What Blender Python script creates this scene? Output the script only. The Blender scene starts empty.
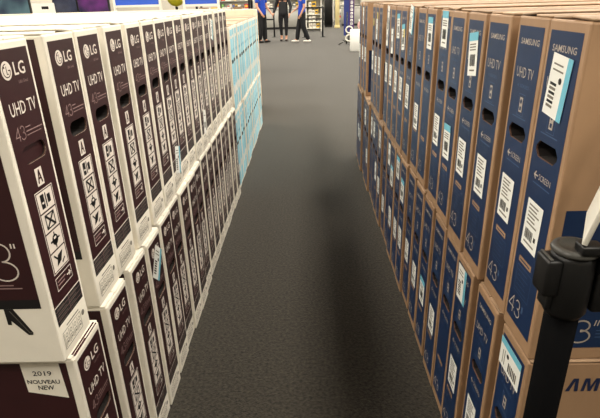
import bpy, bmesh, math, random
from mathutils import Vector, Matrix
from mathutils.geometry import tessellate_polygon
random.seed(7)
scn = bpy.context.scene
col = scn.collection
PI = math.pi

# ------------------------------------------------------------------ camera
CAM_F, CAM_P, CAM_Y, CAM_R, CAM_H = 498.4, 0.3995, -0.01894, -0.02727, 1.365
cp, sp = math.cos(CAM_P), math.sin(CAM_P)
fw = Vector((math.sin(CAM_Y)*cp, math.cos(CAM_Y)*cp, -sp))
rt = Vector((math.cos(CAM_Y), -math.sin(CAM_Y), 0))
up = rt.cross(fw)
R_ = rt*math.cos(CAM_R) + up*math.sin(CAM_R)
U_ = -rt*math.sin(CAM_R) + up*math.cos(CAM_R)
cd = bpy.data.cameras.new('camera'); cd.sensor_width = 36; cd.lens = CAM_F*36/600
cd.clip_start = 0.02; cd.clip_end = 200
cam = bpy.data.objects.new('camera', cd); col.objects.link(cam)
M = Matrix((R_, U_, -fw)).transposed().to_4x4(); M.translation = Vector((0, 0, CAM_H))
cam.matrix_world = M
scn.camera = cam

# ------------------------------------------------------------------ world, exposure
w = bpy.data.worlds.new('world'); scn.world = w; w.use_nodes = True
w.node_tree.nodes['Background'].inputs[0].default_value = (1.0, 0.93, 0.82, 1)
w.node_tree.nodes['Background'].inputs[1].default_value = 0.05
scn.view_settings.view_transform = 'Standard'; scn.view_settings.look = 'None'
scn.view_settings.gamma = 1; scn.view_settings.use_curve_mapping = False
scn.view_settings.exposure = 0.0
LAMP_W = 125.0            # watts of each ceiling fixture
LAMP_COL = (1.0, 0.93, 0.80)
CEIL = 4.6

# ------------------------------------------------------------------ materials
def lin(c):
    c /= 255
    return c/12.92 if c <= .04045 else ((c+.055)/1.055)**2.4
def rgb(r, g, b): return (lin(r), lin(g), lin(b), 1)
MATS = {}
def mat(name, c, rough=.6, var=0.0, scale=20, bump=0.0, bscale=200, metal=0, emit=None, emitc=None, objvar=0.0, stretch=None, spec=.4):
    if name in MATS: return MATS[name]
    m = bpy.data.materials.new(name); m.use_nodes = True
    nt = m.node_tree; b = nt.nodes['Principled BSDF']
    b.inputs['Base Color'].default_value = c; b.inputs['Roughness'].default_value = rough
    b.inputs['Metallic'].default_value = metal; b.inputs['Specular IOR Level'].default_value = spec
    tc = nt.nodes.new('ShaderNodeTexCoord'); src = tc.outputs['Object']
    if stretch:
        mp = nt.nodes.new('ShaderNodeMapping'); mp.inputs['Scale'].default_value = stretch
        nt.links.new(src, mp.inputs['Vector']); src = mp.outputs[0]
    out = None
    if var > 0:
        n = nt.nodes.new('ShaderNodeTexNoise'); n.inputs['Scale'].default_value = scale; n.inputs['Detail'].default_value = 4
        nt.links.new(src, n.inputs['Vector'])
        mr = nt.nodes.new('ShaderNodeMapRange'); mr.inputs[1].default_value = .3; mr.inputs[2].default_value = .7
        mr.inputs[3].default_value = 1-var; mr.inputs[4].default_value = 1+var
        nt.links.new(n.outputs[0], mr.inputs[0]); out = mr.outputs[0]
    if objvar > 0:
        oi = nt.nodes.new('ShaderNodeObjectInfo'); mr2 = nt.nodes.new('ShaderNodeMapRange')
        mr2.inputs[3].default_value = 1-objvar; mr2.inputs[4].default_value = 1+objvar
        nt.links.new(oi.outputs['Random'], mr2.inputs[0])
        if out:
            mu = nt.nodes.new('ShaderNodeMath'); mu.operation = 'MULTIPLY'
            nt.links.new(out, mu.inputs[0]); nt.links.new(mr2.outputs[0], mu.inputs[1]); out = mu.outputs[0]
        else: out = mr2.outputs[0]
    if out:
        vm = nt.nodes.new('ShaderNodeVectorMath'); vm.operation = 'SCALE'; vm.inputs[0].default_value = c[:3]
        nt.links.new(out, vm.inputs['Scale']); nt.links.new(vm.outputs[0], b.inputs['Base Color'])
    if bump > 0:
        n2 = nt.nodes.new('ShaderNodeTexNoise'); n2.inputs['Scale'].default_value = bscale; n2.inputs['Detail'].default_value = 3
        nt.links.new(src, n2.inputs['Vector'])
        bp = nt.nodes.new('ShaderNodeBump'); bp.inputs['Strength'].default_value = bump; bp.inputs['Distance'].default_value = .003
        nt.links.new(n2.outputs[0], bp.inputs['Height']); nt.links.new(bp.outputs[0], b.inputs['Normal'])
    if emit:
        b.inputs['Emission Color'].default_value = emitc or c; b.inputs['Emission Strength'].default_value = emit
    MATS[name] = m
    return m
m_white = mat('white_board', rgb(238, 232, 218), .55, .05, 9, .08, 60, objvar=.04)
m_maroon = mat('maroon_print', rgb(50, 21, 24), .42, .10, 14, objvar=.05)
m_ink = mat('white_ink', rgb(226, 216, 206), .5)
m_inkdim = mat('dim_ink', rgb(150, 122, 120), .5)
m_black = mat('black_ink', rgb(22, 20, 21), .45)
m_grey = mat('grey_ink', rgb(120, 114, 104), .6)
m_rim = mat('board_edge', rgb(98, 70, 58), .8)
m_hole_shade = mat('hole_shade', rgb(26, 20, 18), .9)  # near-black brown paints in the shade inside the hand holes
m_kraft = mat('kraft_board', rgb(157, 125, 95), .6, .09, 12, .1, 70, objvar=.08, stretch=(1, 1, .4))
m_kraft2 = mat('kraft_flap', rgb(146, 119, 92), .65, .18, 12, .1, 70, objvar=.3)
m_blue = mat('blue_print', rgb(19, 42, 77), .4, .07, 12, objvar=.06)
m_blueline = mat('blue_line_ink', rgb(62, 86, 122), .5)
m_tanink = mat('tan_ink', rgb(176, 164, 152), .5)
m_navy = mat('navy_ink', rgb(22, 34, 66), .5)
m_label = mat('label_paper', rgb(236, 236, 230), .5)
m_cyan = mat('cyan_ink', rgb(112, 186, 208), .5)
m_yellow = mat('yellow_sticker', rgb(226, 200, 80), .5)
m_tape = mat('clear_tape', rgb(214, 196, 176), .25, .05, 30)
m_aqua = mat('aqua_print', rgb(146, 202, 219), .45, .22, 6, objvar=.14, stretch=(1, 9, 1))
m_floor = mat('carpet', rgb(49, 45, 38), .95, .7, 80, .9, 160, spec=.1)
_b = m_floor.node_tree.nodes['Principled BSDF']; _b.inputs['Sheen Weight'].default_value = .16; _b.inputs['Sheen Roughness'].default_value = .6
m_wall = mat('wall_paint', rgb(196, 190, 178), .8, .03, 3)
m_ceil = mat('ceiling_tile', rgb(205, 203, 198), .9, .03, 5)
m_plastic = mat('black_plastic', rgb(11, 11, 12), .45)
m_pole = mat('black_powder_coat', rgb(5, 5, 6), .8, .1, 60, spec=.06)
m_grayp = mat('grey_plastic', rgb(64, 63, 60), .35)
m_wplas = mat('white_plastic', rgb(232, 228, 216), .45)
m_housing = mat('lamp_housing', rgb(220, 220, 220), .5)
m_glow = mat('lamp_diffuser', rgb(255, 248, 235), .5, emit=6.0, emitc=(1, .94, .84, 1))

# ------------------------------------------------------------------ helpers
def link(o, parent=None):
    col.objects.link(o)
    if parent is not None: o.parent = parent
    return o
def obj(name, me, parent=None, loc=None, rot=None):
    o = bpy.data.objects.new(name, me); link(o, parent)
    if loc: o.location = loc
    if rot: o.rotation_euler = rot
    return o
def tag(o, label, cat, group=None):
    o['label'] = label; o['category'] = cat
    if group: o['group'] = group
    return o
def thing(name, label, cat, loc=(0, 0, 0), rz=0, group=None):
    o = bpy.data.objects.new(name, None); o.empty_display_size = .1; link(o)
    o.location = loc; o.rotation_euler = (0, 0, rz)
    return tag(o, label, cat, group)
def struct(o): o['kind'] = 'structure'; return o

class MB:
    """mesh collector with material slots"""
    def __init__(s): s.v = []; s.f = []; s.mi = []; s.mats = []; s.smooth = []
    def slot(s, m):
        if m not in s.mats: s.mats.append(m)
        return s.mats.index(m)
    def add(s, verts, faces, m, smooth=False):
        k = len(s.v); s.v += [tuple(v) for v in verts]; i = s.slot(m)
        for f in faces: s.f.append([k+j for j in f]); s.mi.append(i); s.smooth.append(smooth)
        return s
    def box(s, x0, y0, z0, x1, y1, z1, m, bevel=0.0, seg=2):
        bm = bmesh.new(); bmesh.ops.create_cube(bm, size=1)
        for v in bm.verts: v.co = Vector(((x0+x1)/2+v.co.x*(x1-x0), (y0+y1)/2+v.co.y*(y1-y0), (z0+z1)/2+v.co.z*(z1-z0)))
        if bevel > 0: bmesh.ops.bevel(bm, geom=bm.edges[:], offset=bevel, segments=seg, affect='EDGES', profile=.5)
        return s.bm(bm, m, bevel > 0)
    def bm(s, bm, m, smooth=False):
        bm.verts.index_update()
        s.add([v.co[:] for v in bm.verts], [[v.index for v in f.verts] for f in bm.faces], m, smooth); bm.free(); return s
    def lathe(s, prof, m, c=(0, 0, 0), n=20, smooth=True):
        vs, fs = [], []
        for r, z in prof:
            for k in range(n):
                a = 2*PI*k/n; vs.append((c[0]+r*math.cos(a), c[1]+r*math.sin(a), c[2]+z))
        for i in range(len(prof)-1):
            for k in range(n): fs.append((i*n+k, i*n+(k+1) % n, (i+1)*n+(k+1) % n, (i+1)*n+k))
        fs.append(tuple(range(n-1, -1, -1))); fs.append(tuple((len(prof)-1)*n+k for k in range(n)))
        return s.add(vs, fs, m, smooth)
    def tube(s, pts, r, m, n=8):
        pts = [Vector(p) for p in pts]; vs, fs = [], []
        for i, p in enumerate(pts):
            d = (pts[min(i+1, len(pts)-1)]-pts[max(i-1, 0)]).normalized()
            a = Vector((0, 0, 1)) if abs(d.z) < .9 else Vector((1, 0, 0))
            x = d.cross(a).normalized(); y = d.cross(x)
            for k in range(n):
                t = 2*PI*k/n; vs.append(p+(x*math.cos(t)+y*math.sin(t))*r)
        for i in range(len(pts)-1):
            for k in range(n): fs.append((i*n+k, i*n+(k+1) % n, (i+1)*n+(k+1) % n, (i+1)*n+k))
        fs.append(tuple(range(n-1, -1, -1))); fs.append(tuple((len(pts)-1)*n+k for k in range(n)))
        return s.add(vs, fs, m, True)
    def mesh(s, name):
        me = bpy.data.meshes.new(name); me.from_pydata(s.v, [], s.f)
        for m in s.mats: me.materials.append(m)
        me.polygons.foreach_set('material_index', s.mi); me.polygons.foreach_set('use_smooth', s.smooth)
        me.validate(); me.update()
        bm = bmesh.new(); bm.from_mesh(me); bmesh.ops.recalc_face_normals(bm, faces=bm.faces[:]); bm.to_mesh(me); bm.free()
        return me

_text = {}
def text2d(s, bold=0.0):
    key = (s, bold)
    if key in _text: return _text[key]
    cu = bpy.data.curves.new('t', 'FONT'); cu.body = s; cu.size = 1; cu.resolution_u = 2; cu.offset = bold; cu.fill_mode = 'FRONT'
    o = bpy.data.objects.new('t', cu); col.objects.link(o)
    dg = bpy.context.evaluated_depsgraph_get(); me = bpy.data.meshes.new_from_object(o.evaluated_get(dg))
    vs = [(v.co.x, v.co.y) for v in me.vertices]; fs = [tuple(p.vertices) for p in me.polygons]
    bpy.data.objects.remove(o); bpy.data.curves.remove(cu); bpy.data.meshes.remove(me)
    _text[key] = (vs, fs); return _text[key]

class Ink:
    """flat print on one face of a carton: end (normal +x), front (normal -y), back (normal +y)"""
    def __init__(s, plane, th=0.0): s.b = MB(); s.plane = plane; s.th = th
    def p3(s, u, v, d):
        if s.plane == 'end': return (d, u, v)
        if s.plane == 'front': return (u, -d, v)
        return (-u, s.th+d, v)
    def poly(s, pts, m, d=.0006):
        t = tessellate_polygon([[Vector((a, b, 0)) for a, b in pts]])
        s.b.add([s.p3(a, b, d) for a, b in pts], t, m); return s
    def rect(s, u0, v0, u1, v1, m, d=.0006): return s.poly([(u0, v0), (u1, v0), (u1, v1), (u0, v1)], m, d)
    def frame(s, u0, v0, u1, v1, t, m, d=.0006):
        s.rect(u0, v0, u1, v0+t, m, d); s.rect(u0, v1-t, u1, v1, m, d); s.rect(u0, v0+t, u0+t, v1-t, m, d); s.rect(u1-t, v0+t, u1, v1-t, m, d); return s
    def disc(s, u, v, r, m, d=.0006, n=20, a0=0, a1=2*PI):
        return s.poly([(u+r*math.cos(a0+(a1-a0)*k/n), v+r*math.sin(a0+(a1-a0)*k/n)) for k in range(n)], m, d)
    def stroke(s, pts, t, m, d=.0006):
        for (a, b), (c, e) in zip(pts[:-1], pts[1:]):
            l = math.hypot(c-a, e-b) or 1; nx, ny = -(e-b)/l*t/2, (c-a)/l*t/2; ex, ey = (c-a)/l*t*.3, (e-b)/l*t*.3
            s.poly([(a-ex+nx, b-ey+ny), (a-ex-nx, b-ey-ny), (c+ex-nx, e+ey-ny), (c+ex+nx, e+ey+ny)], m, d)
        return s
    def arc(s, u, v, ru, rv, a0, a1, t, m, d=.0006, n=14):
        return s.stroke([(u+ru*math.cos(a0+(a1-a0)*k/n), v+rv*math.sin(a0+(a1-a0)*k/n)) for k in range(n+1)], t, m, d)
    def text(s, st, u0, v0, u1, v1, m, d=.0006, bold=0.0, shear=0.0):
        vs, fs = text2d(st, bold)
        xs = [a for a, b in vs]; ys = [b for a, b in vs]; x0, x1, y0, y1 = min(xs), max(xs), min(ys), max(ys)
        pts = []
        for a, b in vs:
            fu = (a-x0)/(x1-x0); fv = (b-y0)/(y1-y0)
            pts.append(s.p3(u0+(u1-u0)*fu+shear*(v1-v0)*fv, v0+(v1-v0)*fv, d))
        s.b.add(pts, fs, m); return s
    def mesh(s, name): return s.b.mesh(name)

def fig43(i, u, v, w_, h, t, m, d=.0006):
    i.stroke([(u+w_*.36, v), (u+w_*.36, v+h), (u, v+h*.3), (u+w_*.47, v+h*.3)], t, m, d)
    i.arc(u+w_*.76, v+h*.75, w_*.18, h*.25, PI*.85, -PI*.5, t, m, d, 8); i.arc(u+w_*.76, v+h*.26, w_*.23, h*.26, PI*.5, -PI*.85, t, m, d, 8)
def capsule(u0, v0, u1, v1, n=6):
    r = (v1-v0)/2; vc = (v0+v1)/2; pts = []
    for k in range(n+1): a = -PI/2+PI*k/n; pts.append((u1-r+r*math.cos(a), vc+r*math.sin(a)))
    for k in range(n+1): a = PI/2+PI*k/n; pts.append((u0+r+r*math.cos(a), vc+r*math.sin(a)))
    return pts
def chamfer_slot(u0, v0, u1, v1, c=.008):
    return [(u0+c, v0), (u1-c, v0), (u1, v0+c), (u1, v1-c), (u1-c, v1), (u0+c, v1), (u0, v1-c), (u0, v0+c)]
def holed(outer, hole, x):
    loops = [[Vector((a, b, 0)) for a, b in outer], [Vector((a, b, 0)) for a, b in reversed(hole)]]
    tris = tessellate_polygon(loops)
    vs = [(x, a, b) for a, b in outer]+[(x, a, b) for a, b in reversed(hole)]
    return vs, tris

def carton_mesh(name, L, T, H, hole, m):
    """carton lying along -x from its end face at x=0; open hand hole cut into the end face"""
    b = MB(); bv = .004
    bm = bmesh.new(); bmesh.ops.create_cube(bm, size=1)
    for v in bm.verts: v.co = Vector((-L/2+v.co.x*L, T/2+v.co.y*T, H/2+v.co.z*H))
    bmesh.ops.bevel(bm, geom=bm.edges[:], offset=bv, segments=2, affect='EDGES', profile=.5)
    end = max(bm.faces, key=lambda f: f.calc_center_median().x)
    outer = [(bv, bv), (T-bv, bv), (T-bv, H-bv), (bv, H-bv)]
    bmesh.ops.delete(bm, geom=[end], context='FACES_ONLY')
    b.bm(bm, m, False)
    vs, ts = holed(outer, hole, 0.0); b.add(vs, ts, m)
    n = len(hole); dp = .09
    vs = [(0, a, c) for a, c in hole]+[(-.0035, a, c) for a, c in hole]+[(-dp, a, c) for a, c in hole]
    b.add(vs, [(k, (k+1) % n, n+(k+1) % n, n+k) for k in range(n)], m_rim)
    b.add(vs, [(n+k, n+(k+1) % n, 2*n+(k+1) % n, 2*n+k) for k in range(n)]+[tuple(2*n+k for k in range(n))], m_hole_shade)
    return b.mesh(name)
def panel_mesh(name, outer, hole, m, d=.0004):
    b = MB(); vs, ts = holed(outer, hole, d); b.add(vs, ts, m); return b.mesh(name)
def flap_mesh(name, L, W, m):      # hinge along x at y=0, reaching to +y
    b = MB(); b.box(-L+.004, 0, -.004, -.005, W, 0, m, .0012, 1); return b.mesh(name)

# ------------------------------------------------------------------ the store shell
def plane_box(name, x0, y0, z0, x1, y1, z1, m): b = MB(); b.box(x0, y0, z0, x1, y1, z1, m); return struct(obj(name, b.mesh(name)))
SX, SY0, SY1 = 13.0, -6.0, 37.0
plane_box('floor', -SX, SY0, -.1, SX, SY1, 0, m_floor)
plane_box('ceiling', -SX, SY0, CEIL, SX, SY1, CEIL+.1, m_ceil)
plane_box('wall_left', -SX-.1, SY0, 0, -SX, SY1, CEIL, m_wall)
plane_box('wall_right', SX, SY0, 0, SX+.1, SY1, CEIL, m_wall)
plane_box('wall_back', -SX, SY1, 0, SX, SY1+.1, CEIL, m_wall)
plane_box('wall_front', -SX, SY0-.1, 0, SX, SY0, CEIL, m_wall)

# ceiling fixtures: troffers in rows
hb = MB(); hb.box(-.32, -.92, -.09, .32, .92, -.01, m_housing, .01, 1); h_me = hb.mesh('housing')
db = MB(); db.box(-.28, -.88, -.102, .28, .88, -.0905, m_glow); d_me = db.mesh('diffuser')
ld = bpy.data.lights.new('tube_light', 'AREA'); ld.shape = 'RECTANGLE'; ld.size = .56; ld.size_y = 1.76
ld.energy = LAMP_W; ld.color = LAMP_COL
words = ['first', 'second', 'third', 'fourth', 'fifth', 'sixth', 'seventh', 'eighth', 'ninth', 'tenth', 'eleventh', 'twelfth', 'thirteenth', 'fourteenth',
         'fifteenth', 'sixteenth', 'seventeenth', 'eighteenth', 'nineteenth', 'twentieth', 'twenty-first', 'twenty-second', 'twenty-third', 'twenty-fourth', 'twenty-fifth']
ROWN = ['third row left of the aisle', 'second row left of the aisle', 'first row left of the aisle', 'row over the aisle', 'first row right of the aisle', 'second row right of the aisle']
for rn, x in zip(ROWN, (-10.7, -6.7, -2.7, 1.5, 5.5, 9.5)):
    for yi, y in enumerate((-.6, 3.0, 6.6, 10.2, 13.8, 17.4, 21.0, 24.6, 28.2, 31.8, 35.4)):
        t = thing('ceiling_light', 'white ceiling troffer, %s from the front in the %s' % (words[yi], rn), 'light', (x, y, CEIL), 0, 'ceiling troffers in rows')
        obj('housing', h_me, t); obj('diffuser', d_me, t)
        l = obj('tube_light', ld, t, (0, 0, -.12))

# ------------------------------------------------------------------ television cartons
WL, WR = .530, .449
LH, LT, LL = .657, .142, 1.06
KH, KT = .662, .143
# --- white and maroon carton (left)
LG_HOLE = capsule(.034, .430, .122, .464)
lg_body = carton_mesh('lg_carton', LL, LT, LH-.004, LG_HOLE, m_white)
lg_flap = flap_mesh('lg_flap', LL, LT/2-.0015, m_white)
lg_panel = panel_mesh('lg_panel', [(.011, .128), (.132, .128), (.132, .639), (.011, .639)], LG_HOLE, m_maroon)
i = Ink('end')   # round emblem and initials
i.disc(.049, .603, .0165, m_ink, n=24)
i.arc(.049, .603, .0115, .0115, .5*PI, 2*PI, .0018, m_maroon, .0010); i.stroke([(.0605, .603), (.054, .603)], .0018, m_maroon, .0010)
i.stroke([(.049, .610), (.049, .597), (.053, .597)], .0018, m_maroon, .0010); i.disc(.0425, .609, .002, m_maroon, .0010, 8)
i.text('LG', .073, .592, .111, .6155, m_ink, bold=.012)
i.text("Life's Good", .081, .577, .112, .583, m_inkdim)
lg_logo = i.mesh('lg_logo')
i = Ink('end'); i.text('UHD TV', .030, .523, .121, .547, m_ink, bold=.004)
lg_name = i.mesh('lg_name'); i = Ink('end')
fig43(i, .028, .478, .034, .025, .002, m_inkdim)
i.rect(.066, .497, .084, .499, m_inkdim); i.rect(.066, .489, .126, .491, m_inkdim); i.rect(.066, .482, .120, .4835, m_inkdim)
lg_text = i.mesh('lg_inch_line')
i = Ink('end')   # small white mark + framed strip of pictograms + arrow box
i.rect(.060, .380, .086, .416, m_ink); i.stroke([(.066, .386), (.073, .411), (.080, .386)], .004, m_maroon, .001); i.rect(.069, .393, .077, .397, m_maroon, .001)
lg_mark = i.mesh('lg_recycle_mark'); i = Ink('end')
i.frame(.040, .190, .110, .372, .0018, m_ink)
for k in range(4):
    v0 = .194+k*.0443; i.rect(.045, v0, .105, v0+.041, m_ink)
    c = (.075, v0+.0205)
    if k == 3: i.rect(.056, v0+.006, .070, v0+.036, m_black, .001); i.rect(.074, v0+.006, .078, v0+.036, m_black, .001); i.rect(.082, v0+.012, .094, v0+.030, m_black, .001); i.rect(.059, v0+.016, .067, v0+.020, m_ink, .0013)
    if k == 2: i.frame(.056, v0+.005, .094, v0+.037, .003, m_black, .001); i.stroke([(.061, v0+.009), (.089, v0+.033)], .005, m_black, .001); i.stroke([(.061, v0+.033), (.089, v0+.009)], .005, m_black, .0011)
    if k == 1: i.disc(c[0], c[1], .012, m_black, .001, 12); i.stroke([(.057, c[1]), (.093, c[1])], .004, m_black, .001); i.stroke([(.075, v0+.004), (.075, v0+.037)], .004, m_black, .001); i.rect(.070, c[1]+.002, .080, c[1]+.007, m_ink, .0013)
    if k == 0: i.poly([(.060, v0+.008), (.080, v0+.014), (.092, v0+.034), (.070, v0+.030)], m_black, .001); i.stroke([(.056, v0+.034), (.066, v0+.024)], .004, m_black, .001); i.stroke([(.084, v0+.008), (.094, v0+.014)], .004, m_black, .001)
lg_icons = i.mesh('lg_pictograms'); i = Ink('end')
i.frame(.040, .152, .110, .182, .0016, m_ink); i.stroke([(.088, .167), (.102, .167)], .003, m_ink, .001); i.poly([(.097, .175), (.106, .167), (.097, .159)], m_ink, .001)
i.rect(.046, .170, .082, .173, m_inkdim); i.rect(.046, .162, .076, .165, m_inkdim)
lg_arrow = i.mesh('lg_arrow_box')
i = Ink('end')   # specification table
i.rect(.011, .083, .132, .128, m_black, .0005); i.rect(.011, .126, .132, .1285, m_ink, .0009)
for v in (.094, .105, .116): i.rect(.012, v, .131, v+.0011, m_inkdim, .0009)
i.rect(.071, .083, .0722, .126, m_inkdim, .0009)
for v in (.087, .098, .109, .119):
    i.rect(.018, v, .018+random.uniform(.03, .05), v+.0014, m_grey, .001); i.rect(.076, v, .076+random.uniform(.02, .05), v+.0014, m_grey, .001)
lg_table = i.mesh('lg_table')
i = Ink('end')   # grey storage marks near the foot
i.frame(.018, .020, .104, .062, .0014, m_grey)
for k in range(4):
    a = .022+k*.0205; i.rect(a, .024, a+.0012, .058, m_grey); i.arc(a+.010, .049, .0045, .0045, 0, 2*PI, .0012, m_grey, n=8); i.stroke([(a+.005, .027), (a+.005, .039), (a+.016, .039), (a+.016, .027)], .0014, m_grey); i.rect(a+.008, .030, a+.013, .034, m_grey)
i.rect(.040, .067, .100, .070, m_grey); i.disc(.116, .05, .007, m_grey, n=12)
lg_marks = i.mesh('lg_storage_marks')
# near broad face: picture of a television, black lower bezel, one foot, inch figure
i = Ink('front')
i.rect(-LL+.02, .160, -.019, .645, m_maroon, .0004); i.rect(-LL+.02, .1385, -.019, .160, m_black, .0004)
lg_front = i.mesh('lg_front_panel')
lg_feet = []
for s in (0, 1):
    i = Ink('front'); f = (lambda p: p) if s == 0 else (lambda p: (-LL-p[0]+.0, p[1]))
    i.poly([f(p) for p in [(-.097, .1385), (-.078, .1385), (-.049, .080), (-.051, .0745), (-.060, .0745), (-.088, .110), (-.089, .100), (-.097, .100)]], m_black, .0005)
    i.stroke([f(p) for p in [(-.086, .134), (-.056, .080), (-.051, .080)]], .0012, m_grey, .0009)
    lg_feet.append(i.mesh('lg_foot_print'))
i = Ink('front')
t_ = .0032
i.arc(-.071, .2675, .019, .0195, PI*.85, -PI*.5, t_, m_ink); i.arc(-.071, .2265, .026, .0215, PI*.5, -PI*.85, t_, m_ink)
i.stroke([(-.120, .206), (-.120, .287), (-.160, .230), (-.104, .230)], t_, m_ink)
i.rect(-.0475, .277, -.0445, .287, m_ink); i.rect(-.041, .277, -.038, .287, m_ink)
i.rect(-.150, .193, -.062, .1955, m_inkdim); i.rect(-.150, .186, -.046, .1885, m_inkdim)
lg_inch = i.mesh('lg_inch_print')
i = Ink('front')
i.poly([(-.121, .645), (-.035, .645), (-.031, .548), (-.119, .566)], m_white, .0008)
i.text('2019', -.098, .6115, -.056, .6245, m_black, .0012, .008); i.text('NOUVEAU', -.115, .589, -.042, .6005, m_black, .0012, .018)
i.text('NEW', -.094, .572, -.058, .5845, m_black, .0012, .018)
lg_promo = i.mesh('lg_promo_patch')
i = Ink('front'); i.text('LG', -.26, .585, -.2, .62, m_inkdim); lg_f_logo = i.mesh('lg_front_logo')

# --- kraft carton with blue end (right)
KH_HOLE = chamfer_slot(.026, .408, .113, .440, .012)
ks_body = carton_mesh('kraft_carton', LL, KT, KH-.004, KH_HOLE, m_kraft)
ks_flap = flap_mesh('kraft_flap', LL, KT/2-.0015, m_kraft2)
ks_panel = panel_mesh('kraft_panel', [(.012, .032), (.128, .032), (.128, .640), (.012, .640)], KH_HOLE, m_blue)
KP = []
i = Ink('end'); i.text('SAMSUNG', .027, .6045, .114, .6165, m_tanink, bold=.008); KP.append(('logo', i.mesh('kraft_logo')))
i = Ink('end'); i.text('UHD TV', .026, .538, .108, .559, m_tanink, bold=-.004); i.text('4 SERIES', .038, .518, .096, .525, m_blueline); KP.append(('product_name', i.mesh('kraft_name')))
i = Ink('end'); fig43(i, .018, .050, .056, .040, .0026, m_tanink); i.rect(.079, .072, .086, .088, m_blueline); KP.append(('inch_number', i.mesh('kraft_inch')))
i = Ink('end'); i.frame(.054, .460, .086, .506, .0012, m_blueline); i.rect(.062, .468, .077, .499, m_tanink); i.disc(.0695, .4905, .005, m_blue, .001, 10); i.rect(.0655, .472, .0735, .480, m_blue, .001)
i.rect(.034, .455, .102, .457, m_blueline); KP.append(('care_symbol', i.mesh('kraft_symbol')))
i = Ink('end'); i.stroke([(.038, .372), (.052, .372)], .003, m_tanink); i.stroke([(.044, .379), (.038, .372), (.044, .365)], .003, m_tanink)
i.text('SCREEN', .057, .366, .106, .378, m_tanink, bold=-.005); i.rect(.036, .355, .108, .357, m_blueline); KP.append(('screen_arrow', i.mesh('kraft_arrow')))
i = Ink('end'); i.rect(.032, .176, .090, .189, m_kraft); i.rect(.038, .1805, .084, .1835, m_blue, .001); KP.append(('model_strip', i.mesh('kraft_model')))
i = Ink('end'); i.frame(.030, .104, .100, .168, .0012, m_blueline)
for k in range(5): i.rect(.034+.004*(k % 2), .112+k*.011, .088-.006*(k % 3), .1132+k*.011, m_blueline)
KP.append(('line_drawing', i.mesh('kraft_drawing')))
i = Ink('back', KT); i.rect(.018, .030, LL-.03, .336, m_blue, .0004); ks_front = i.mesh('kraft_front_panel')
i = Ink('back', KT)
i.arc(.094, .083, .016, .013, PI*.85, -PI*.5, .0035, m_tanink); i.arc(.094, .058, .020, .015, PI*.5, -PI*.85, .0035, m_tanink)
i.stroke([(.058, .043), (.058, .096), (.034, .060), (.068, .060)], .0035, m_tanink)
i.stroke([(.119, .084), (.121, .096)], .0022, m_tanink); i.stroke([(.125, .084), (.127, .096)], .0022, m_tanink)
for k in range(3): i.rect(.125, .055+k*.008, .205-.01*k, .057+k*.008, m_blueline)
ks_inch = i.mesh('kraft_inch_print')
i = Ink('back', KT); v0_, v1_ = .584, .618
i.text('S', .054, v0_, .080, v1_, m_navy, .0006, .02)
i.poly([(.086, v0_), (.0945, v0_), (.1035, v1_-.006), (.1045, v0_), (.1125, v0_), (.110, v1_), (.099, v1_)], m_navy)          # open A
i.poly([(.1185, v0_), (.1255, v0_), (.1285, v1_-.008), (.1335, v0_), (.1395, v0_), (.147, v1_-.008), (.1465, v0_), (.1535, v0_), (.1555, v1_), (.1455, v1_), (.1375, v0_+.012), (.1335, v1_), (.1235, v1_)], m_navy)
for ch, u_ in zip('SUNG', (.162, .194, .227, .260)): i.text(ch, u_, v0_, u_+.026, v1_, m_navy, .0006, .02); ks_word = i.mesh('kraft_front_logo')

# --- aqua carton (left, far)
AH, AT = .600, .140
AQ_HOLE = capsule(.03, .345, .11, .372)
aq_body = carton_mesh('aqua_carton', LL, AT, AH-.004, AQ_HOLE, m_white)
aq_flap = flap_mesh('aqua_flap', LL, AT/2-.0015, mat('beige_flap', rgb(176, 158, 134), .65, .15, 12, objvar=.25))
aq_panel = panel_mesh('aqua_panel', [(.012, .02), (.128, .02), (.128, .575), (.012, .575)], AQ_HOLE, m_aqua)
m_aq2 = mat('aqua_dark_ink', rgb(96, 164, 190), .5)
AQ = []
i = Ink('end'); i.rect(.030, .515, .100, .535, m_ink); AQ.append(('logo_band', i.mesh('aqua_band')))
i = Ink('end'); i.rect(.022, .42, .09, .44, m_aq2); AQ.append(('product_name', i.mesh('aqua_name')))
i = Ink('end'); i.frame(.026, .12, .114, .28, .002, m_aq2, .0006); i.rect(.036, .13, .104, .19, m_ink, .0009)
for k in range(4): i.rect(.034, .205+k*.018, .1, .210+k*.018, m_aq2, .0009)
AQ.append(('info_block', i.mesh('aqua_info')))

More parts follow.
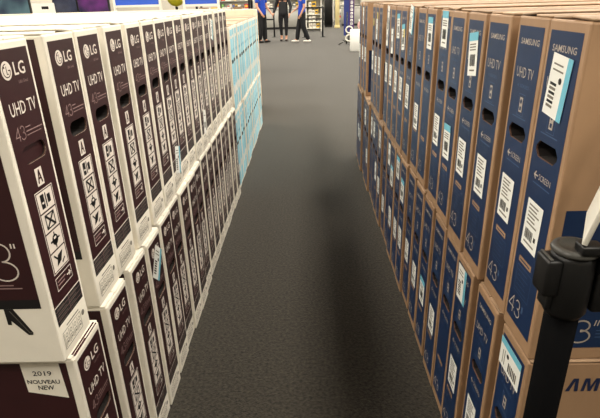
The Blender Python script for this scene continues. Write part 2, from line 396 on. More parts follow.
# --- paper stickers
def barcode(i, u0, v0, u1, v1, d, rnd):
    u = u0
    while u < u1:
        wd = rnd.choice((.0012, .0018, .0026)); i.rect(u, v0, min(u+wd, u1), v1, m_black, d); u += wd+rnd.choice((.0012, .002))
def sticker_mesh(kind):
    rnd = random.Random(kind); i = Ink('end'); s_ = kind
    if s_ == 'maker':                       # narrow white label
        i.rect(-.034, -.052, .034, .052, m_label, 0)
        for k in range(6): i.rect(-.024, .040-k*.008, -.024+rnd.uniform(.03, .05), .0435-k*.008, m_grey, .0004)
        barcode(i, -.024, -.032, .010, -.010, .0004, rnd); i.rect(-.024, -.042, .022, -.038, m_grey, .0004); i.rect(.016, -.026, .024, -.016, m_black, .0004)
    elif s_ == 'store':                     # blue header on top
        i.rect(-.036, -.055, .036, .055, m_label, 0); i.rect(-.036, .034, .036, .055, m_cyan, .0004)
        barcode(i, -.022, -.030, .020, .000, .0004, rnd)
        for k in range(3): i.rect(-.026, .024-k*.007, .022, .027-k*.007, m_grey, .0004)
        i.rect(-.02, -.043, .02, -.039, m_grey, .0004)
    elif s_ == 'side':                      # blue stripe at the right edge
        i.rect(-.037, -.055, .037, .055, m_label, 0); i.rect(.020, -.055, .037, .055, m_cyan, .0004)
        for k in range(6): i.rect(-.028, -.040+k*.008, -.004, -.035+k*.008, m_black if k % 2 else m_grey, .0004)
        i.disc(.006, .012, .006, m_black, .0004, 10); i.rect(-.028, .026, .012, .029, m_grey, .0004); i.rect(-.028, .036, .008, .039, m_grey, .0004)
    elif s_ == 'plain':                     # long white slip
        i.rect(-.030, -.060, .030, .060, m_label, 0); barcode(i, -.018, -.03, .016, .0, .0004, rnd); i.rect(-.02, .03, .02, .034, m_grey, .0004)
    elif s_ == 'dot':
        i.rect(-.016, -.022, .016, .022, m_yellow, 0)
    return i.mesh('sticker_'+kind)
ST = {k: sticker_mesh(k) for k in ('maker', 'store', 'side', 'plain', 'dot')}
def stick(root, kind, u, v, rot=0, th=0):
    o = obj({'maker': 'barcode_label', 'store': 'store_sticker', 'side': 'store_sticker', 'plain': 'paper_slip', 'dot': 'colour_dot'}[kind], ST[kind], root, (.0016, u, v), (rot, 0, 0))
    return o

def add_flaps(t, me, T, H, tilt):
    a, b_ = (random.choice((0, .01, .03, .06, .10)), random.choice((0, .01, .03, .05, .08))) if tilt else (0, 0)
    obj('top_flap', me, t, (0, 0, H), (a, 0, 0))
    # the opposite flap hinges on the far long edge: turned about its own edge
    o = obj('top_flap', me, t, (-LL+.001, T, H), (b_, 0, PI)); 
    return t

LEFT_UP = [.853, 1.061, 1.209, 1.381, 1.553, 1.710, 1.857, 2.004, 2.151, 2.298, 2.450, 2.604, 2.764, 2.928, 3.124, 3.290, 3.438]
LEFT_LO = [.867, 1.064, 1.249, 1.403, 1.573, 1.719, 1.865, 2.011, 2.157, 2.337, 2.488, 2.652, 2.801, 2.947, 3.106, 3.260, 3.428]
RIGHT_UP = [.835, .991, 1.151, 1.311, 1.480, 1.631, 1.843, 1.992, 2.165, 2.315, 2.463, 2.613, 2.800, 3.074, 3.230, 3.390, 3.860, 4.020, 4.190]
RIGHT_LO = [.828, 1.003, 1.179, 1.330, 1.477, 1.654, 1.816, 1.988, 2.138, 2.291, 2.442, 2.588, 2.750, 2.910, 3.070, 3.230, 3.390, 3.550, 3.710, 3.870, 4.030, 4.190, 4.350]
nth = lambda k, n: 'nearest the camera' if k == 0 else ('last before the aqua cartons' if False else words[k]+' from the front')

eb = MB(); eb.box(-.010, .012, LH+.0001, -.0055, .132, LH+.0004, mat('maroon_tape', rgb(70, 30, 36), .2)); eb.box(-.0055, .012, LH-.003, -.0012, .132, LH-.001, MATS['maroon_tape']); lg_edge = eb.mesh('lg_edge_tape')
lg_flap_back = flap_mesh('lg_back_flap', LL, LT/2-.0015, mat('pinkish_flap', rgb(205, 184, 166), .6, .12, 12, objvar=.2))
def lg_box(x, y, z, label, tilt, group, first=False, printed=True):
    t = thing('television_carton', label, 'box', (x, y, z), random.uniform(-.0015, .0015) if not first else 0, group)
    obj('carton', lg_body, t); add_flaps(t, lg_flap if printed else lg_flap_back, LT, LH, tilt)
    if printed:
        obj('end_panel', lg_panel, t); obj('logo', lg_logo, t); obj('product_name', lg_name, t); obj('inch_line', lg_text, t); obj('small_mark', lg_mark, t); obj('pictogram_strip', lg_icons, t); obj('arrow_box', lg_arrow, t)
        obj('specification_table', lg_table, t); obj('storage_marks', lg_marks, t)
    obj('front_panel', lg_front, t)
    if first:
        obj('foot_print', lg_feet[0], t); obj('foot_print', lg_feet[1], t); obj('inch_print', lg_inch, t); obj('promo_patch', lg_promo, t); obj('front_logo', lg_f_logo, t)
        b = MB(); vs, ts = [(-.006, a, c) for a, c in LG_HOLE], [tuple(range(len(LG_HOLE)))]; b.add(vs, ts, m_maroon)
        if z > .1: obj('handle_flap', b.mesh('handle_flap'), t)
        else: obj('edge_tape', lg_edge, t)
    return t
left_up = {}; left_lo = {}
for k, y in enumerate(LEFT_UP):
    jx = 0 if k == 0 else random.uniform(-.006, .004)
    extra = {13: ' with store sticker', 6: ' with blue slip', 10: ' with white slip'}.get(k, '')
    left_up[k] = lg_box(-WL+jx, y, LH, 'white and maroon television carton, %s in upper left row%s' % (nth(k, 0), extra), True, 'upper left row of white and maroon cartons', k == 0)
for k, y in enumerate(LEFT_LO):
    jx = .012 if k == 0 else random.uniform(.004, .016)
    extra = {3: ' with tilted sticker'}.get(k, '')
    left_lo[k] = lg_box(-WL+jx, y, 0, 'white and maroon television carton, %s in lower left row%s' % (nth(k, 0), extra), False, 'lower left row of white and maroon cartons', k == 0)
stick(left_up[13], 'side', .07, .56, -.25); stick(left_up[6], 'side', .09, .115, -.25); stick(left_up[10], 'plain', .09, .135, -.2)
stick(left_lo[3], 'side', .072, .555, -.70)

def ks_box(x, y, z, label, tilt, group, first=False, printed=True):
    t = thing('television_carton', label, 'box', (x, y+KT, z), PI+(random.uniform(-.0015, .0015) if not first else 0), group)
    obj('carton', ks_body, t); add_flaps(t, ks_flap, KT, KH, tilt)
    if printed:
        obj('end_panel', ks_panel, t)
        for nm, me in KP: obj(nm, me, t)
    obj('front_panel', ks_front, t)
    if first: obj('inch_print', ks_inch, t); obj('front_logo', ks_word, t)
    return t
RU = {0: [('side', .070, .545, -.10), ('maker', .065, .268, -.03)], 1: [('maker', .062, .268, -.02)], 2: [('maker', .066, .268, 0)], 3: [('store', .072, .555, .12), ('maker', .06, .268, 0)],
      4: [('store', .06, .268, .05)], 5: [('store', .066, .600, 0), ('maker', .06, .27, 0)], 6: [('store', .066, .575, 0)], 7: [('maker', .07, .24, 0)], 8: [('side', .07, .61, -.15), ('maker', .06, .29, 0)],
      9: [('dot', .085, .55, 0), ('store', .07, .53, .1), ('maker', .06, .3, 0)], 10: [('store', .075, .57, .05), ('maker', .06, .31, 0)], 11: [('plain', .07, .49, .05), ('maker', .06, .32, 0)], 12: [('plain', .07, .595, -.1), ('plain', .05, .51, 0), ('maker', .06, .31, 0)],
      13: [('maker', .06, .31, 0)], 14: [('plain', .07, .515, 0), ('maker', .06, .3, 0), ('dot', .09, .59, 0)], 15: [('plain', .06, .31, 0), ('dot', .07, .55, 0)], 16: [('maker', .06, .3, 0)], 17: [('plain', .07, .57, 0), ('maker', .06, .3, 0)], 18: [('maker', .06, .3, 0)]}
LO = {0: [('side', .064, .594, PI/2), ('maker', .062, .262, 0)], 1: [('maker', .066, .262, 0)], 2: [('side', .060, .582, .03), ('maker', .07, .262, 0)], 3: [], 4: [('maker', .07, .255, 0)], 5: [('store', .07, .268, 0)], 6: [('maker', .07, .25, 0)], 7: [('maker', .06, .27, 0)],
      8: [('store', .07, .515, 0), ('maker', .07, .27, 0)], 9: [('store', .07, .58, 0), ('maker', .07, .25, 0)], 10: [('store', .07, .485, 0), ('maker', .07, .25, 0)], 11: [('plain', .07, .56, 0)], 12: [('maker', .07, .2, 0)], 13: [('maker', .07, .26, 0), ('maker', .07, .56, 0)], 14: [('plain', .07, .3, 0)],
      15: [('maker', .07, .54, 0)], 16: [('plain', .07, .53, 0)], 17: [('maker', .07, .26, 0)], 18: [('plain', .07, .52, 0)], 20: [('maker', .07, .3, 0)], 21: [('plain', .07, .3, 0)]}
def what(st):
    ks = [s[0] for s in st]
    if 'side' in ks or 'store' in ks: return ', with store sticker'
    return ''
for k, y in enumerate(RIGHT_UP):
    jx = 0 if k == 0 else random.uniform(-.004, .006)
    t = ks_box(WR+jx, y, KH, 'blue-ended brown television carton, %s in upper right row%s' % (nth(k, 0), what(RU.get(k, []))), True, 'upper right row of brown and blue cartons', k == 0)
    for s in RU.get(k, []): stick(t, *s)
for k, y in enumerate(RIGHT_LO):
    jx = 0 if k == 0 else random.uniform(-.006, .008)
    t = ks_box(WR+jx, y, 0, 'blue-ended brown television carton, %s in lower right row%s' % (nth(k, 0), what(LO.get(k, []))), False, 'lower right row of brown and blue cartons', k == 0)
    for s in LO.get(k, []): stick(t, *s)

# aqua cartons further down the left side
for tier in (0, 1):
    for k in range(15):
        y = 3.640+k*.1475
        t = thing('television_carton', 'aqua and white television carton, %s in the %s aqua row' % (nth(k, 0), 'upper' if tier else 'lower'), 'box', (-WL+random.uniform(-.006, .006), y, AH*tier), random.uniform(-.0015, .0015), '%s row of aqua cartons' % ('upper' if tier else 'lower'))
        obj('carton', aq_body, t); add_flaps(t, aq_flap, AT, AH, tier == 1); obj('end_panel', aq_panel, t)
        for nm, me in AQ: obj(nm, me, t)

# second rows back to back behind the first ones: only their tops show
for tier in (0, 1):
    for k in range(17):
        y = .90+k*.157
        lg_box(-WL-LL-.03+random.uniform(-.006, .004), y, LH*tier, 'white television carton, %s in the %s back row on the left' % (nth(k, 0), 'upper' if tier else 'lower'), tier == 1, 'back row of white cartons, %s tier' % ('upper' if tier else 'lower'), False, False)
    for k in range(23):
        y = .86+k*.157
        ks_box(WR+LL+.03+random.uniform(-.004, .006), y, KH*tier, 'plain brown television carton, %s in the %s back row on the right' % (nth(k, 0), 'upper' if tier else 'lower'), tier == 1, 'back row of brown cartons, %s tier' % ('upper' if tier else 'lower'), False, False)
    for k in range(15):
        y = 3.66+k*.1475
        t = thing('television_carton', 'white television carton, %s in the %s back row behind the aqua ends' % (nth(k, 0), 'upper' if tier else 'lower'), 'box', (-WL-LL-.03, y, AH*tier), 0, 'back row behind the aqua cartons, %s tier' % ('upper' if tier else 'lower'))
        obj('carton', aq_body, t); add_flaps(t, aq_flap, AT, AH, tier == 1)

# ------------------------------------------------------------------ stanchion in the right foreground
st = thing('stanchion', 'black barrier post with belt head and white sign edge, right foreground', 'barrier post', (.417, .700, 0))
b = MB(); b.lathe([(.0, 0), (.115, 0), (.118, .006), (.112, .014), (.05, .026), (.0, .027)], m_pole, n=32); obj('base', b.mesh('base'), st)
b = MB(); b.lathe([(.0, .027), (.0265, .027), (.0265, .876), (.0, .876)], m_pole, n=24); obj('pole', b.mesh('pole'), st)
b = MB(); b.lathe([(.0, .8765), (.029, .8765), (.034, .886), (.034, .980), (.031, .988), (.0, .988)], m_plastic, n=24); obj('head', b.mesh('head'), st)
b = MB(); b.box(.030, -.026, .888, .082, .026, .968, m_plastic, .006); obj('belt_cassette', b.mesh('belt_cassette'), st)
b = MB(); b.lathe([(.0, .9885), (.034, .9885), (.036, .992), (.033, .998), (.024, .999), (.022, .996), (.0, .996)], m_grayp, n=28); obj('top_cap', b.mesh('top_cap'), st)
b = MB(); b.box(-.050, -.024, .918, -.024, .020, .982, m_plastic, .005); b.box(-.038, -.017, .890, -.028, .017, .920, m_plastic, .003); c_ = obj('belt_clip', b.mesh('belt_clip'), st)
b = MB(); b.box(-.046, -.020, .9825, -.040, .018, .9845, m_grayp, .001, 1); obj('clip_plate', b.mesh('clip_plate'), c_)
b = MB(); b.box(-.008, -.036, .9965, .026, -.008, 1.012, m_plastic, .003); b.box(.026, -.036, .962, .075, -.004, 1.006, m_plastic, .004); obj('sign_bracket', b.mesh('sign_bracket'), st)
b = MB(); b.box(-.004, -.006, 0, .004, .130, .26, m_wplas, .0015)
o = obj('sign_panel', b.mesh('sign_panel'), st, (-.003, -.026, 1.0135), (math.radians(0), math.radians(12), math.radians(-30)))

# ------------------------------------------------------------------ people
m_skin = mat('skin', rgb(205, 152, 124), .55)
m_hair = mat('dark_hair', rgb(44, 32, 26), .6, .2, 60)
m_shirt = mat('blue_polo', rgb(24, 66, 178), .75, .08, 12)
m_pants = mat('black_trousers', rgb(20, 20, 24), .8, .1, 12)
m_jacket = mat('black_jacket', rgb(24, 24, 28), .7, .1, 12)
m_shoe_w = mat('white_shoe', rgb(225, 220, 210), .5)
m_shoe_b = mat('black_shoe', rgb(30, 28, 28), .5)
m_eye = mat('eye', rgb(30, 24, 20), .3)
def skin_obj(name, verts, edges, radii, m, parent, root=0, sub=1):
    me = bpy.data.meshes.new(name); me.from_pydata(verts, edges, [])
    o = bpy.data.objects.new(name+'_tmp', me); col.objects.link(o)
    md = o.modifiers.new('skin', 'SKIN')
    for k, v in enumerate(me.skin_vertices[0].data):
        r = radii[k]; v.radius = r if isinstance(r, tuple) else (r, r); v.use_root = (k == root)
    md.use_smooth_shade = True
    sm = o.modifiers.new('sub', 'SUBSURF'); sm.levels = sub; sm.render_levels = sub
    dg = bpy.context.evaluated_depsgraph_get(); out = bpy.data.meshes.new_from_object(o.evaluated_get(dg))
    bpy.data.objects.remove(o); out.materials.clear(); out.materials.append(m)
    for p in out.polygons: p.use_smooth = True
    return obj(name, out, parent)
def person(label, loc, rz, shirt, shoe, legs, arms, sleeve, cropped=False, h=1.0):
    """faces local -y. legs: two (knee_y, ankle_y, ankle_x); arms: two (elbow, hand) in local metres"""
    t = thing('person', label, 'person', loc, rz, 'people standing at the end of the aisle')
    t.scale = (h, h, h)
    V = [(0, 0, .95), (0, .01, 1.12), (0, .01, 1.32), (0, .01, 1.42), (0, -.005, 1.50), (0, -.015, 1.56), (0, -.02, 1.64), (0, -.01, 1.72)]
    E = [(k, k+1) for k in range(7)]
    Rr = [(.155, .11), (.135, .10), (.165, .11), (.10, .08), (.055, .055), (.068, .08), (.078, .098), (.055, .07)]
    shirtV = [(0, 0, .80), (0, 0, .93), V[1], V[2], (0, .01, 1.40), (0, .005, 1.455)]; shirtE = [(0, 1), (1, 2), (2, 3), (3, 4), (4, 5)]; shirtR = [(.195, .15), (.19, .145), (.165, .125), (.185, .128), (.12, .09), (.068, .066)]
    pantV = [(0, 0, .90), (0, .005, 1.06)]; pantE = [(0, 1)]; pantR = [(.172, .13), (.16, .12)]
    hips = []
    for s, (ky, ay, ax) in zip((-1, 1), legs):
        n = len(V); V += [(s*.095, 0, .86), (s*.10, ky, .48), (ax, ay, .09)]; E += [(0, n), (n, n+1), (n+1, n+2)]; Rr += [.085, .055, .038]
        V += [(ax+s*.01, ay-.13, .035)]; E += [(n+2, n+3)]; Rr += [(.035, .028)]
        n = len(pantV); end = .16 if cropped else .06
        q = (ax-(0 if cropped else 0), ay, end)
        pantV += [(s*.095, 0, .85), (s*.10, ky, .48), q]; pantE += [(0, n), (n, n+1), (n+1, n+2)]
        pantR += ([.105, .072, .048] if cropped else [.112, .088, .078])
        b = MB(); bm = bmesh.new(); bmesh.ops.create_uvsphere(bm, u_segments=12, v_segments=8, radius=1)
        for v in bm.verts: v.co = Vector((ax+s*.008+v.co.x*.048, ay-.065+v.co.y*.14, max(.0, .045+v.co.z*(.05 if v.co.y > .2 else .038))))
        b.bm(bm, shoe, True); obj('shoe', b.mesh('shoe'), t)
    for s, (el, hd) in zip((-1, 1), arms):
        n = len(V); V += [(s*.19, .01, 1.37), el, hd]; E += [(3, n), (n, n+1), (n+1, n+2)]; Rr += [.058, .042, .03]
        e, h_ = Vector(el), Vector(hd); d = (h_-e).normalized(); side = Vector((0, 1, 0)) if abs(d.y) < .7 else Vector((1, 0, 0)); side = (side-d*side.dot(d)).normalized()
        pc = h_+d*.07; V += [tuple(pc)]; E += [(n+2, n+3)]; Rr += [(.036, .018)]
        for k in range(4):
            a = pc+side*(.026-.0175*k)+d*.02; ln = (.055, .066, .062, .048)[k]; inn = Vector((-s, 0, 0)); inn = (inn-d*inn.dot(d))
            m0 = len(V); V += [tuple(a), tuple(a+d*ln*.55), tuple(a+d*ln*.9+inn*.018)]; E += [(n+3, m0), (m0, m0+1), (m0+1, m0+2)]; Rr += [.009, .0085, .007]
        m0 = len(V); V += [tuple(h_+d*.03+side*.03), tuple(h_+d*.065+side*.048)]; E += [(n+2, m0), (m0, m0+1)]; Rr += [.011, .009]
        k0 = len(shirtV); shirtV += [(s*.19, .01, 1.375)]; shirtE += [(4, k0)]; shirtR += [.078]
        mid = tuple((Vector((s*.19, .01, 1.37))*(1-.72)+e*.72)) if sleeve == 'short' else el
        shirtV += [mid]; shirtE += [(k0, k0+1)]; shirtR += [.064 if sleeve == 'short' else .056]
        if sleeve == 'long': shirtV += [hd]; shirtE += [(k0+1, k0+2)]; shirtR += [.043]
    skin_obj('body', V, E, Rr, m_skin, t)
    skin_obj('trousers', pantV, pantE, pantR, m_pants, t)
    skin_obj('shirt' if sleeve == 'short' else 'jacket', shirtV, shirtE, shirtR, shirt, t)
    b = MB(); bm = bmesh.new(); bmesh.ops.create_uvsphere(bm, u_segments=16, v_segments=10, radius=1)
    for v in list(bm.verts): v.co = Vector((v.co.x*.088, .004+v.co.y*.105, 1.70+v.co.z*.085))
    bmesh.ops.delete(bm, geom=[v for v in bm.verts if v.co.z < 1.69 and v.co.y < .0], context='VERTS'); b.bm(bm, m_hair, True); obj('hair', b.mesh('hair'), t)
    for s in (-1, 1):
        b = MB(); b.lathe([(.0, -.008), (.008, -.004), (.009, 0), (.008, .004), (.0, .008)], m_eye, (s*.030, -.110, 1.655), 8); obj('eye', b.mesh('eye'), t)
        b = MB(); b.lathe([(.0, -.028), (.010, -.02), (.013, .0), (.012, .02), (.0, .028)], m_skin, (s*.083, -.005, 1.645), 8); obj('ear', b.mesh('ear'), t)
    b = MB(); b.lathe([(.0, -.012), (.015, -.008), (.010, .01), (.004, .035), (.0, .04)], m_skin, (0, -.113, 1.625), 8); obj('nose', b.mesh('nose'), t)
    b = MB(); b.box(-.022, -.110, 1.583, .022, -.100, 1.592, mat('lips', rgb(170, 96, 88), .5), .003, 1); obj('mouth', b.mesh('mouth'), t)
    return t
person('person in a blue shirt and black trousers seen from the side beside the aqua cartons', (-1.45, 17.9, 0), math.radians(60), m_shirt, m_shoe_b,
       [(-.03, .06, -.10), (-.02, -.02, .11)], [((-.25, .0, 1.10), (-.23, -.16, .90)), ((.25, -.02, 1.10), (.22, -.20, .92))], 'short', False, 1.05)
person('person in black jacket and cropped black trousers with bare ankles, middle of the three', (-.74, 18.4, 0), math.radians(-8), m_jacket, m_shoe_b,
       [(-.02, .0, -.08), (-.04, -.06, .09)], [((-.27, .03, 1.12), (-.33, -.08, .92)), ((.27, .0, 1.12), (.24, -.12, .90))], 'long', True, .99)
person('person in a blue shirt, black trousers and white shoes standing with legs apart', (-.10, 17.7, 0), math.radians(-75), m_shirt, m_shoe_w,
       [(-.10, -.16, -.10), (.02, .20, .10)], [((-.24, -.02, 1.12), (-.22, -.20, 1.0)), ((.25, .02, 1.10), (.22, -.10, .88))], 'short')

# ------------------------------------------------------------------ far end of the store
m_metal = mat('dark_metal', rgb(26, 26, 28), .4)
m_counter = mat('counter_laminate', rgb(170, 168, 162), .5, .04, 4)
m_shelfw = mat('shelf_steel', rgb(205, 203, 196), .45)
m_cream = mat('cream_post', rgb(222, 205, 150), .6)
def rail(label, x0, x1, y):
    t = thing('queue_rail', label, 'rail', ((x0+x1)/2, y, 0)); hw = (x1-x0)/2
    for s in (-1, 1):
        b = MB(); b.box(s*hw-.03, -.03, 0, s*hw+.03, .03, 1.08, m_metal, .004, 1); b.box(s*hw-.09, -.09, 0, s*hw+.09, .09, .02, m_metal); obj('post', b.mesh('post'), t)
    for z in (1.02, .62):
        b = MB(); b.box(-hw+.03, -.02, z, hw-.03, .02, z+.05, m_metal); obj('bar', b.mesh('bar'), t)
rail('black queue rail behind the person with white shoes', -.02, .66, 19.95)
rail('black queue rail between the two people on the left', -1.95, -1.20, 20.6)

def counter(label, x0, x1, y, h, d=.7):
    t = thing('checkout_counter', label, 'counter', ((x0+x1)/2, y, 0)); hw = (x1-x0)/2
    b = MB(); b.box(-hw, 0, .1, hw, d, h-.04, m_counter, .006, 1); obj('body', b.mesh('body'), t)
    b = MB(); b.box(-hw+.03, .03, 0, hw-.03, d-.03, .0995, m_metal); obj('plinth', b.mesh('plinth'), t)
    b = MB(); b.box(-hw-.02, -.03, h-.0395, hw+.02, d+.02, h, m_shelfw, .004, 1); obj('worktop', b.mesh('worktop'), t)
counter('pale grey checkout counter behind the standing people', -2.6, -.02, 25.8, .95)
counter('pale grey counter in front of the far shelves on the right', 1.9, 3.3, 27.5, .9)

PCOL = [mat('product_%d' % k, rgb(*c), .5) for k, c in enumerate([(226, 222, 212), (196, 64, 52), (52, 92, 160), (224, 182, 60), (70, 70, 74), (120, 168, 90), (168, 160, 150), (234, 228, 214), (150, 120, 90)])]
PNAME = ['white', 'red', 'blue', 'yellow', 'dark grey', 'green', 'grey', 'cream', 'tan']
def product(x, y, z, wd, dp, h, ci, label, group):
    t = thing('product_pack', label, 'product', (x, y, z), random.uniform(-.05, .05), group)
    b = MB(); b.box(-wd/2, -dp/2, 0, wd/2, dp/2, h, PCOL[ci], .004, 1); obj('pack', b.mesh('pack'), t)
    b = MB(); b.box(-wd*.38, -dp/2-.0015, h*.3, wd*.38, -dp/2-.0002, h*.72, PCOL[(ci*5+7) % 9]); obj('front_print', b.mesh('front_print'), t)
def shelf_unit(label, place, x0, x1, y, levels, top, m=m_shelfw, fill=.8, d=.5, ph=(.16, .30), cols=None):
    t = thing('shelf_unit', label, 'shelf', ((x0+x1)/2, y, 0)); hw = (x1-x0)/2
    for s in (-1, 1):
        b = MB(); b.box(s*hw-.02, 0, 0, s*hw+.02, d, top, m); obj('upright', b.mesh('upright'), t)
    b = MB(); b.box(-hw+.02, d-.02, .02, hw-.02, d, top, m); obj('back_panel', b.mesh('back_panel'), t)
    for z in levels:
        b = MB(); b.box(-hw+.0205, .0, z-.03, hw-.0205, d-.0205, z, m); obj('shelf', b.mesh('shelf'), t)
    for li, z in enumerate(levels):
        if z > 1.4: continue
        nxt = levels[li+1] if li+1 < len(levels) else top+.2
        x = x0+.10; cnt = 0
        while x < x1-.12:
            wd = random.uniform(.12, .22)
            if x+wd > x1-.05: break
            if random.random() < fill:
                ci = random.choice(cols) if cols else random.randrange(9)
                product(x+wd/2, y+.17, z, wd-.02, .2, min(random.uniform(*ph), nxt-z-.06), ci, '%s pack, %s from left, %s shelf up on the %s' % (PNAME[ci], words[cnt], words[li], place), 'packs on the '+place)
                cnt += 1
            x += wd
shelf_unit('white steel shelf unit with packs, far left of the gap', 'far left shelf unit', -4.6, -2.75, 29.0, [.15, .55, .95, 1.35, 1.75], 2.2)
shelf_unit('white shelf unit with packs standing behind the checkout counter', 'shelf unit behind the counter', -2.3, -.25, 31.0, [.15, .55, .95, 1.35, 1.75], 2.2)
shelf_unit('white display case with yellow goods behind the queue rail', 'white display case', .06, .72, 23.6, [.14, .42, .72, 1.02, 1.32], 1.9, m_wplas, .95, .5, (.16, .22), [3, 3, 0, 7, 3])
shelf_unit('white steel shelf unit with packs behind the banner sign', 'shelf unit behind the banner', 1.75, 3.4, 32.5, [.15, .55, .95, 1.35, 1.75], 2.2, cols=[0, 6, 4, 7, 6])
shelf_unit('white shelf unit with packs between dark cabinets and display case', 'narrow far shelf unit', .82, 1.12, 30.0, [.15, .55, .95, 1.35], 2.0)

def cabinet(label, x0, x1, y, h):
    t = thing('display_cabinet', label, 'cabinet', ((x0+x1)/2, y, 0)); hw = (x1-x0)/2
    b = MB(); b.box(-hw, 0, .08, hw, .5, h, m_metal, .01, 1); obj('body', b.mesh('body'), t)
    b = MB(); b.box(-hw+.02, .02, 0, hw-.02, .48, .0795, m_black); obj('plinth', b.mesh('plinth'), t)
    b = MB(); b.box(-hw+.03, -.02, .14, hw-.03, -.0005, h-.06, m_plastic, .004, 1); d_ = obj('door', b.mesh('door'), t)
    b = MB(); b.box(hw-.07, -.045, h*.45, hw-.05, -.0205, h*.6, m_grayp); obj('handle', b.mesh('handle'), d_)
cabinet('black display cabinet standing left of the cream post', .98, 1.38, 26.6, 2.1)
t = thing('cream_post', 'cream square post between black cabinet and banner sign', 'post', (1.56, 25.7, 0))
b = MB(); b.box(-.10, -.1, .12, .10, .1, 2.6, m_cream, .01, 1); obj('shaft', b.mesh('shaft'), t)
b = MB(); b.box(-.13, -.13, 0, .13, .13, .1195, m_cream, .01, 1); obj('base', b.mesh('base'), t)
# banner sign with vertical lettering
m_purple = mat('purple_print', rgb(72, 44, 96), .5); m_ban = mat('banner_blue', rgb(40, 52, 118), .5)
t = thing('banner_sign', 'tall blue and purple banner sign with a vertical line of white letters', 'sign', (1.49, 18.0, 0))
b = MB(); b.box(-.18, -.015, .16, .0, .015, 2.1, m_ban); obj('blue_panel', b.mesh('blue_panel'), t)
b = MB(); b.box(.0005, -.015, .16, .17, .015, 2.1, m_purple); obj('purple_panel', b.mesh('purple_panel'), t)
b = MB(); b.box(-.20, -.16, 0, .19, .16, .03, m_metal, .004, 1); b.box(-.02, -.02, .03, .02, .02, .1595, m_metal); obj('foot', b.mesh('foot'), t)
i = Ink('front')
for k in range(13): i.rect(.045, .50+k*.11, .125, .575+k*.11, m_label, .017); i.rect(.07, .52+k*.11, .10, .55+k*.11, m_purple, .018)
obj('lettering', i.mesh('lettering'), t)
# floor stand with white rings
t = thing('floor_stand', 'black floor stand with two white rings in front of the banner', 'stand', (1.28, 16.4, 0))
b = MB(); b.tube([(0, 0, .03), (.02, 0, .95)], .022, m_metal); obj('column', b.mesh('column'), t)
for a in (200, 320, 80):
    a = math.radians(a); b = MB(); b.tube([(0, 0, .12), (.26*math.cos(a), .26*math.sin(a), .02)], .018, m_grayp); obj('leg', b.mesh('leg'), t)
for z in (.20, .44):
    b = MB(); b.tube([(.08+.10*math.cos(2*PI*k/20), -.05, z+.095*math.sin(2*PI*k/20)) for k in range(21)], .022, m_wplas, 8); obj('ring', b.mesh('ring'), t)
# white carton with pink pouch
t = thing('white_carton', 'white carton standing on the carpet at the far end of the brown cartons', 'box', (1.40, 14.2, 0))
b = MB(); b.box(-.17, 0, 0, .17, .30, .55, m_label, .008, 1); obj('body', b.mesh('body'), t)
b = MB(); b.box(-.165, .004, .5505, .165, .148, .556, m_label); obj('flap', b.mesh('flap'), t)
b = MB(); b.box(-.165, .152, .5505, .165, .296, .556, m_label); obj('flap', b.mesh('flap'), t)
t = thing('pouch', 'small pink and white pouch lying on the white carton', 'pouch', (1.48, 14.3, .556))
bm = bmesh.new(); bmesh.ops.create_uvsphere(bm, u_segments=14, v_segments=10, radius=1)
for v in bm.verts: v.co = Vector((v.co.x*.07, v.co.y*.06, .11+v.co.z*.11*(1-.25*abs(v.co.x))))
b = MB(); b.bm(bm, mat('pink_cloth', rgb(206, 160, 156), .8), True); obj('bag', b.mesh('bag'), t)
b = MB(); b.box(-.04, -.01, .205, .04, .01, .25, m_label, .004, 1); obj('flap', b.mesh('flap'), t)

# ------------------------------------------------------------------ things beyond the left stacks
# beige cartons stacked behind the aqua ones
bb = MB(); bb.box(-.40, 0, 0, .40, .5, .313, mat('beige_board', rgb(214, 196, 170), .7, .06, 10, objvar=.06), .006, 1); be_me = bb.mesh('beige_body')
bt = MB(); bt.box(-.39, .22, .3133, .39, .28, .3142, m_tape); be_t = bt.mesh('beige_tape')
for cxi, x in enumerate((-1.02,)):
    for z in range(4):
        t = thing('beige_carton', 'beige carton in the stack beyond the aqua cartons, %s from the floor' % words[z], 'box', (x, 6.5, z*.3145), 0, 'beige cartons beyond the aqua ones')
        obj('body', be_me, t); obj('tape', be_t, t)
# black open rack with goods
t = thing('wire_rack', 'black open rack with goods beyond the beige cartons', 'rack', (-1.55, 10.2, 0))
for x in (-.5, .5):
    for y in (0, .45):
        b = MB(); b.box(x-.02, y-.02, 0, x+.02, y+.02, 1.9, m_metal); obj('post', b.mesh('post'), t)
for z in (.2, .6, 1.0, 1.4, 1.8):
    b = MB(); b.box(-.479, -.019, z, .479, .469, z+.03, m_metal); obj('shelf', b.mesh('shelf'), t)
for li, z in enumerate((1.03, 1.43)):
    for xi, x in enumerate((-1.95, -1.72, -1.5, -1.28)):
        ci = random.randrange(9); product(x, 10.4, z, .16, .2, .22, ci, '%s pack, %s from left on the %s shelf of the black rack' % (PNAME[ci], words[xi], 'middle' if li == 0 else 'fourth'), 'packs on the black rack')
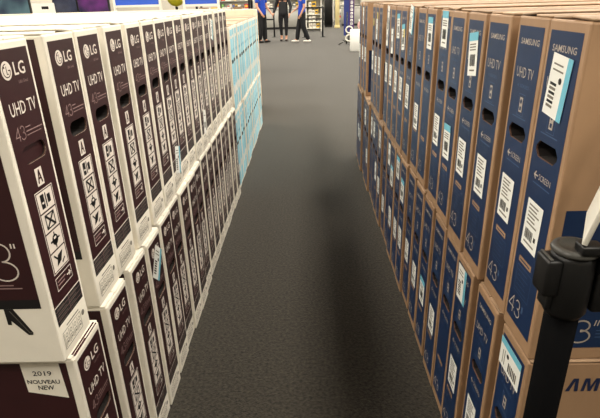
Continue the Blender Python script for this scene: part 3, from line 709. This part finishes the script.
# television display along the left
def tv(label, x, y, z, wd, h, rz, screen, frame=m_plastic):
    t = thing('television_set', label, 'television', (x, y, z), rz)
    b = MB(); b.box(-wd/2, 0, .05, wd/2, .05, .05+h, frame, .006, 1); obj('case', b.mesh('case'), t)
    b = MB(); b.box(-wd/2+.012, -.002, .066, wd/2-.012, -.0003, .05+h-.012, screen); obj('screen', b.mesh('screen'), t)
    for s in (-1, 1):
        b = MB(); b.box(s*wd*.3-.02, -.08, 0, s*wd*.3+.02, .12, .012, frame); b.box(s*wd*.3-.012, .01, .0125, s*wd*.3+.012, .04, .0495, frame); obj('foot', b.mesh('foot'), t)
def screen_mat(name, a, b_, e, sc):
    m = bpy.data.materials.new(name); m.use_nodes = True; nt = m.node_tree; p = nt.nodes['Principled BSDF']
    tc = nt.nodes.new('ShaderNodeTexCoord'); n = nt.nodes.new('ShaderNodeTexNoise'); n.inputs['Scale'].default_value = sc
    cr = nt.nodes.new('ShaderNodeValToRGB'); cr.color_ramp.elements[0].position = .35; cr.color_ramp.elements[1].position = .62
    cr.color_ramp.elements[0].color = a; cr.color_ramp.elements[1].color = b_
    nt.links.new(tc.outputs['Object'], n.inputs['Vector']); nt.links.new(n.outputs[0], cr.inputs[0]); nt.links.new(cr.outputs[0], p.inputs['Emission Color'])
    p.inputs['Emission Strength'].default_value = e; p.inputs['Base Color'].default_value = (.01, .01, .012, 1); p.inputs['Roughness'].default_value = .25
    return m
s_navy = screen_mat('screen_navy', rgb(14, 24, 58), rgb(96, 128, 130), .8, 3); s_purple = screen_mat('screen_purple', rgb(26, 22, 60), rgb(128, 44, 130), .8, 4)
s_dark = screen_mat('screen_dark', rgb(18, 26, 50), rgb(60, 66, 90), .7, 5); s_blue = screen_mat('screen_blue', rgb(48, 88, 196), rgb(58, 100, 208), 1.0, 1)
def table(label, x0, x1, y0, y1, h):
    t = thing('display_table', label, 'table', ((x0+x1)/2, (y0+y1)/2, 0)); hx, hy = (x1-x0)/2, (y1-y0)/2
    b = MB(); b.box(-hx, -hy, h-.05, hx, hy, h, m_shelfw, .005, 1); obj('tabletop', b.mesh('tabletop'), t)
    b = MB(); b.box(-hx+.05, -hy+.05, .1, hx-.05, hy-.05, h-.0505, m_counter); obj('body', b.mesh('body'), t)
    b = MB(); b.box(-hx+.09, -hy+.09, 0, hx-.09, hy-.09, .0995, m_metal); obj('plinth', b.mesh('plinth'), t)
table('long display table with television sets behind the white cartons', -5.6, -1.9, 6.2, 7.0, 1.20)
tv('television showing a navy and green picture, far left above the cartons', -3.83, 6.4, 1.20, 1.05, .70, .1, s_navy)
tv('dark television beside the white price card above the cartons', -2.88, 6.45, 1.20, .30, .48, 0, s_dark)
tv('television with a purple picture above the cartons', -2.53, 6.42, 1.20, .38, .46, 0, s_purple)
m_bpanel = mat('blue_sign_board', rgb(52, 92, 200), .5)
def sign_board(label, x, y, wd, z0):
    t = thing('blue_sign_board', label, 'sign', (x, y, 0))
    b = MB(); b.box(-wd/2, -.012, z0+.03, wd/2, .012, z0+1.2, m_bpanel); obj('board', b.mesh('board'), t)
    for s in (-1, 1):
        b = MB(); b.box(s*(wd/2+.015)-.0145, -.02, 0, s*(wd/2+.015)+.0145, .02, z0+1.25, m_wplas); obj('post', b.mesh('post'), t)
    b = MB(); b.box(-wd/2, -.02, z0, wd/2, .02, z0+.0295, m_wplas); obj('rail', b.mesh('rail'), t)
    b = MB(); b.box(-wd/2-.03, -.2, 0, wd/2+.03, .2, .02, m_metal); o = obj('foot', b.mesh('foot'), t)
sign_board('large blue sign board in a white frame above the white cartons', -2.30, 7.4, .60, 1.31)
sign_board('smaller blue sign board in a white frame near the aqua cartons', -1.42, 7.4, .44, 1.30)
t = thing('price_card', 'white price card standing among the television sets', 'card', (-3.04, 6.23, 1.20), .05)
b = MB(); b.box(-.13, -.004, .002, .13, .004, .19, m_label); obj('card', b.mesh('card'), t)
i = Ink('front'); i.rect(-.02, .125, .06, .155, m_black, .0045); obj('print', i.mesh('print'), t)
b = MB(); b.box(-.06, -.03, 0, .06, .05, .0015, m_wplas); obj('foot', b.mesh('foot'), t)
t = thing('yellow_figure', 'round yellow and green toy ball on a stand between the blue boards', 'toy', (-1.86, 7.8, 0))
b = MB(); b.lathe([(.0, 0), (.12, 0), (.12, .02), (.02, .03), (.02, 1.299), (.0, 1.299)], m_metal, n=16); obj('stand', b.mesh('stand'), t)
b = MB(); b.lathe([(.0, -.13), (.07, -.11), (.115, -.06), (.13, 0), (.115, .06), (.07, .11), (.0, .13)], mat('yellow_plastic', rgb(196, 188, 40), .4), (0, 0, 1.43), 18); obj('ball', b.mesh('ball'), t)
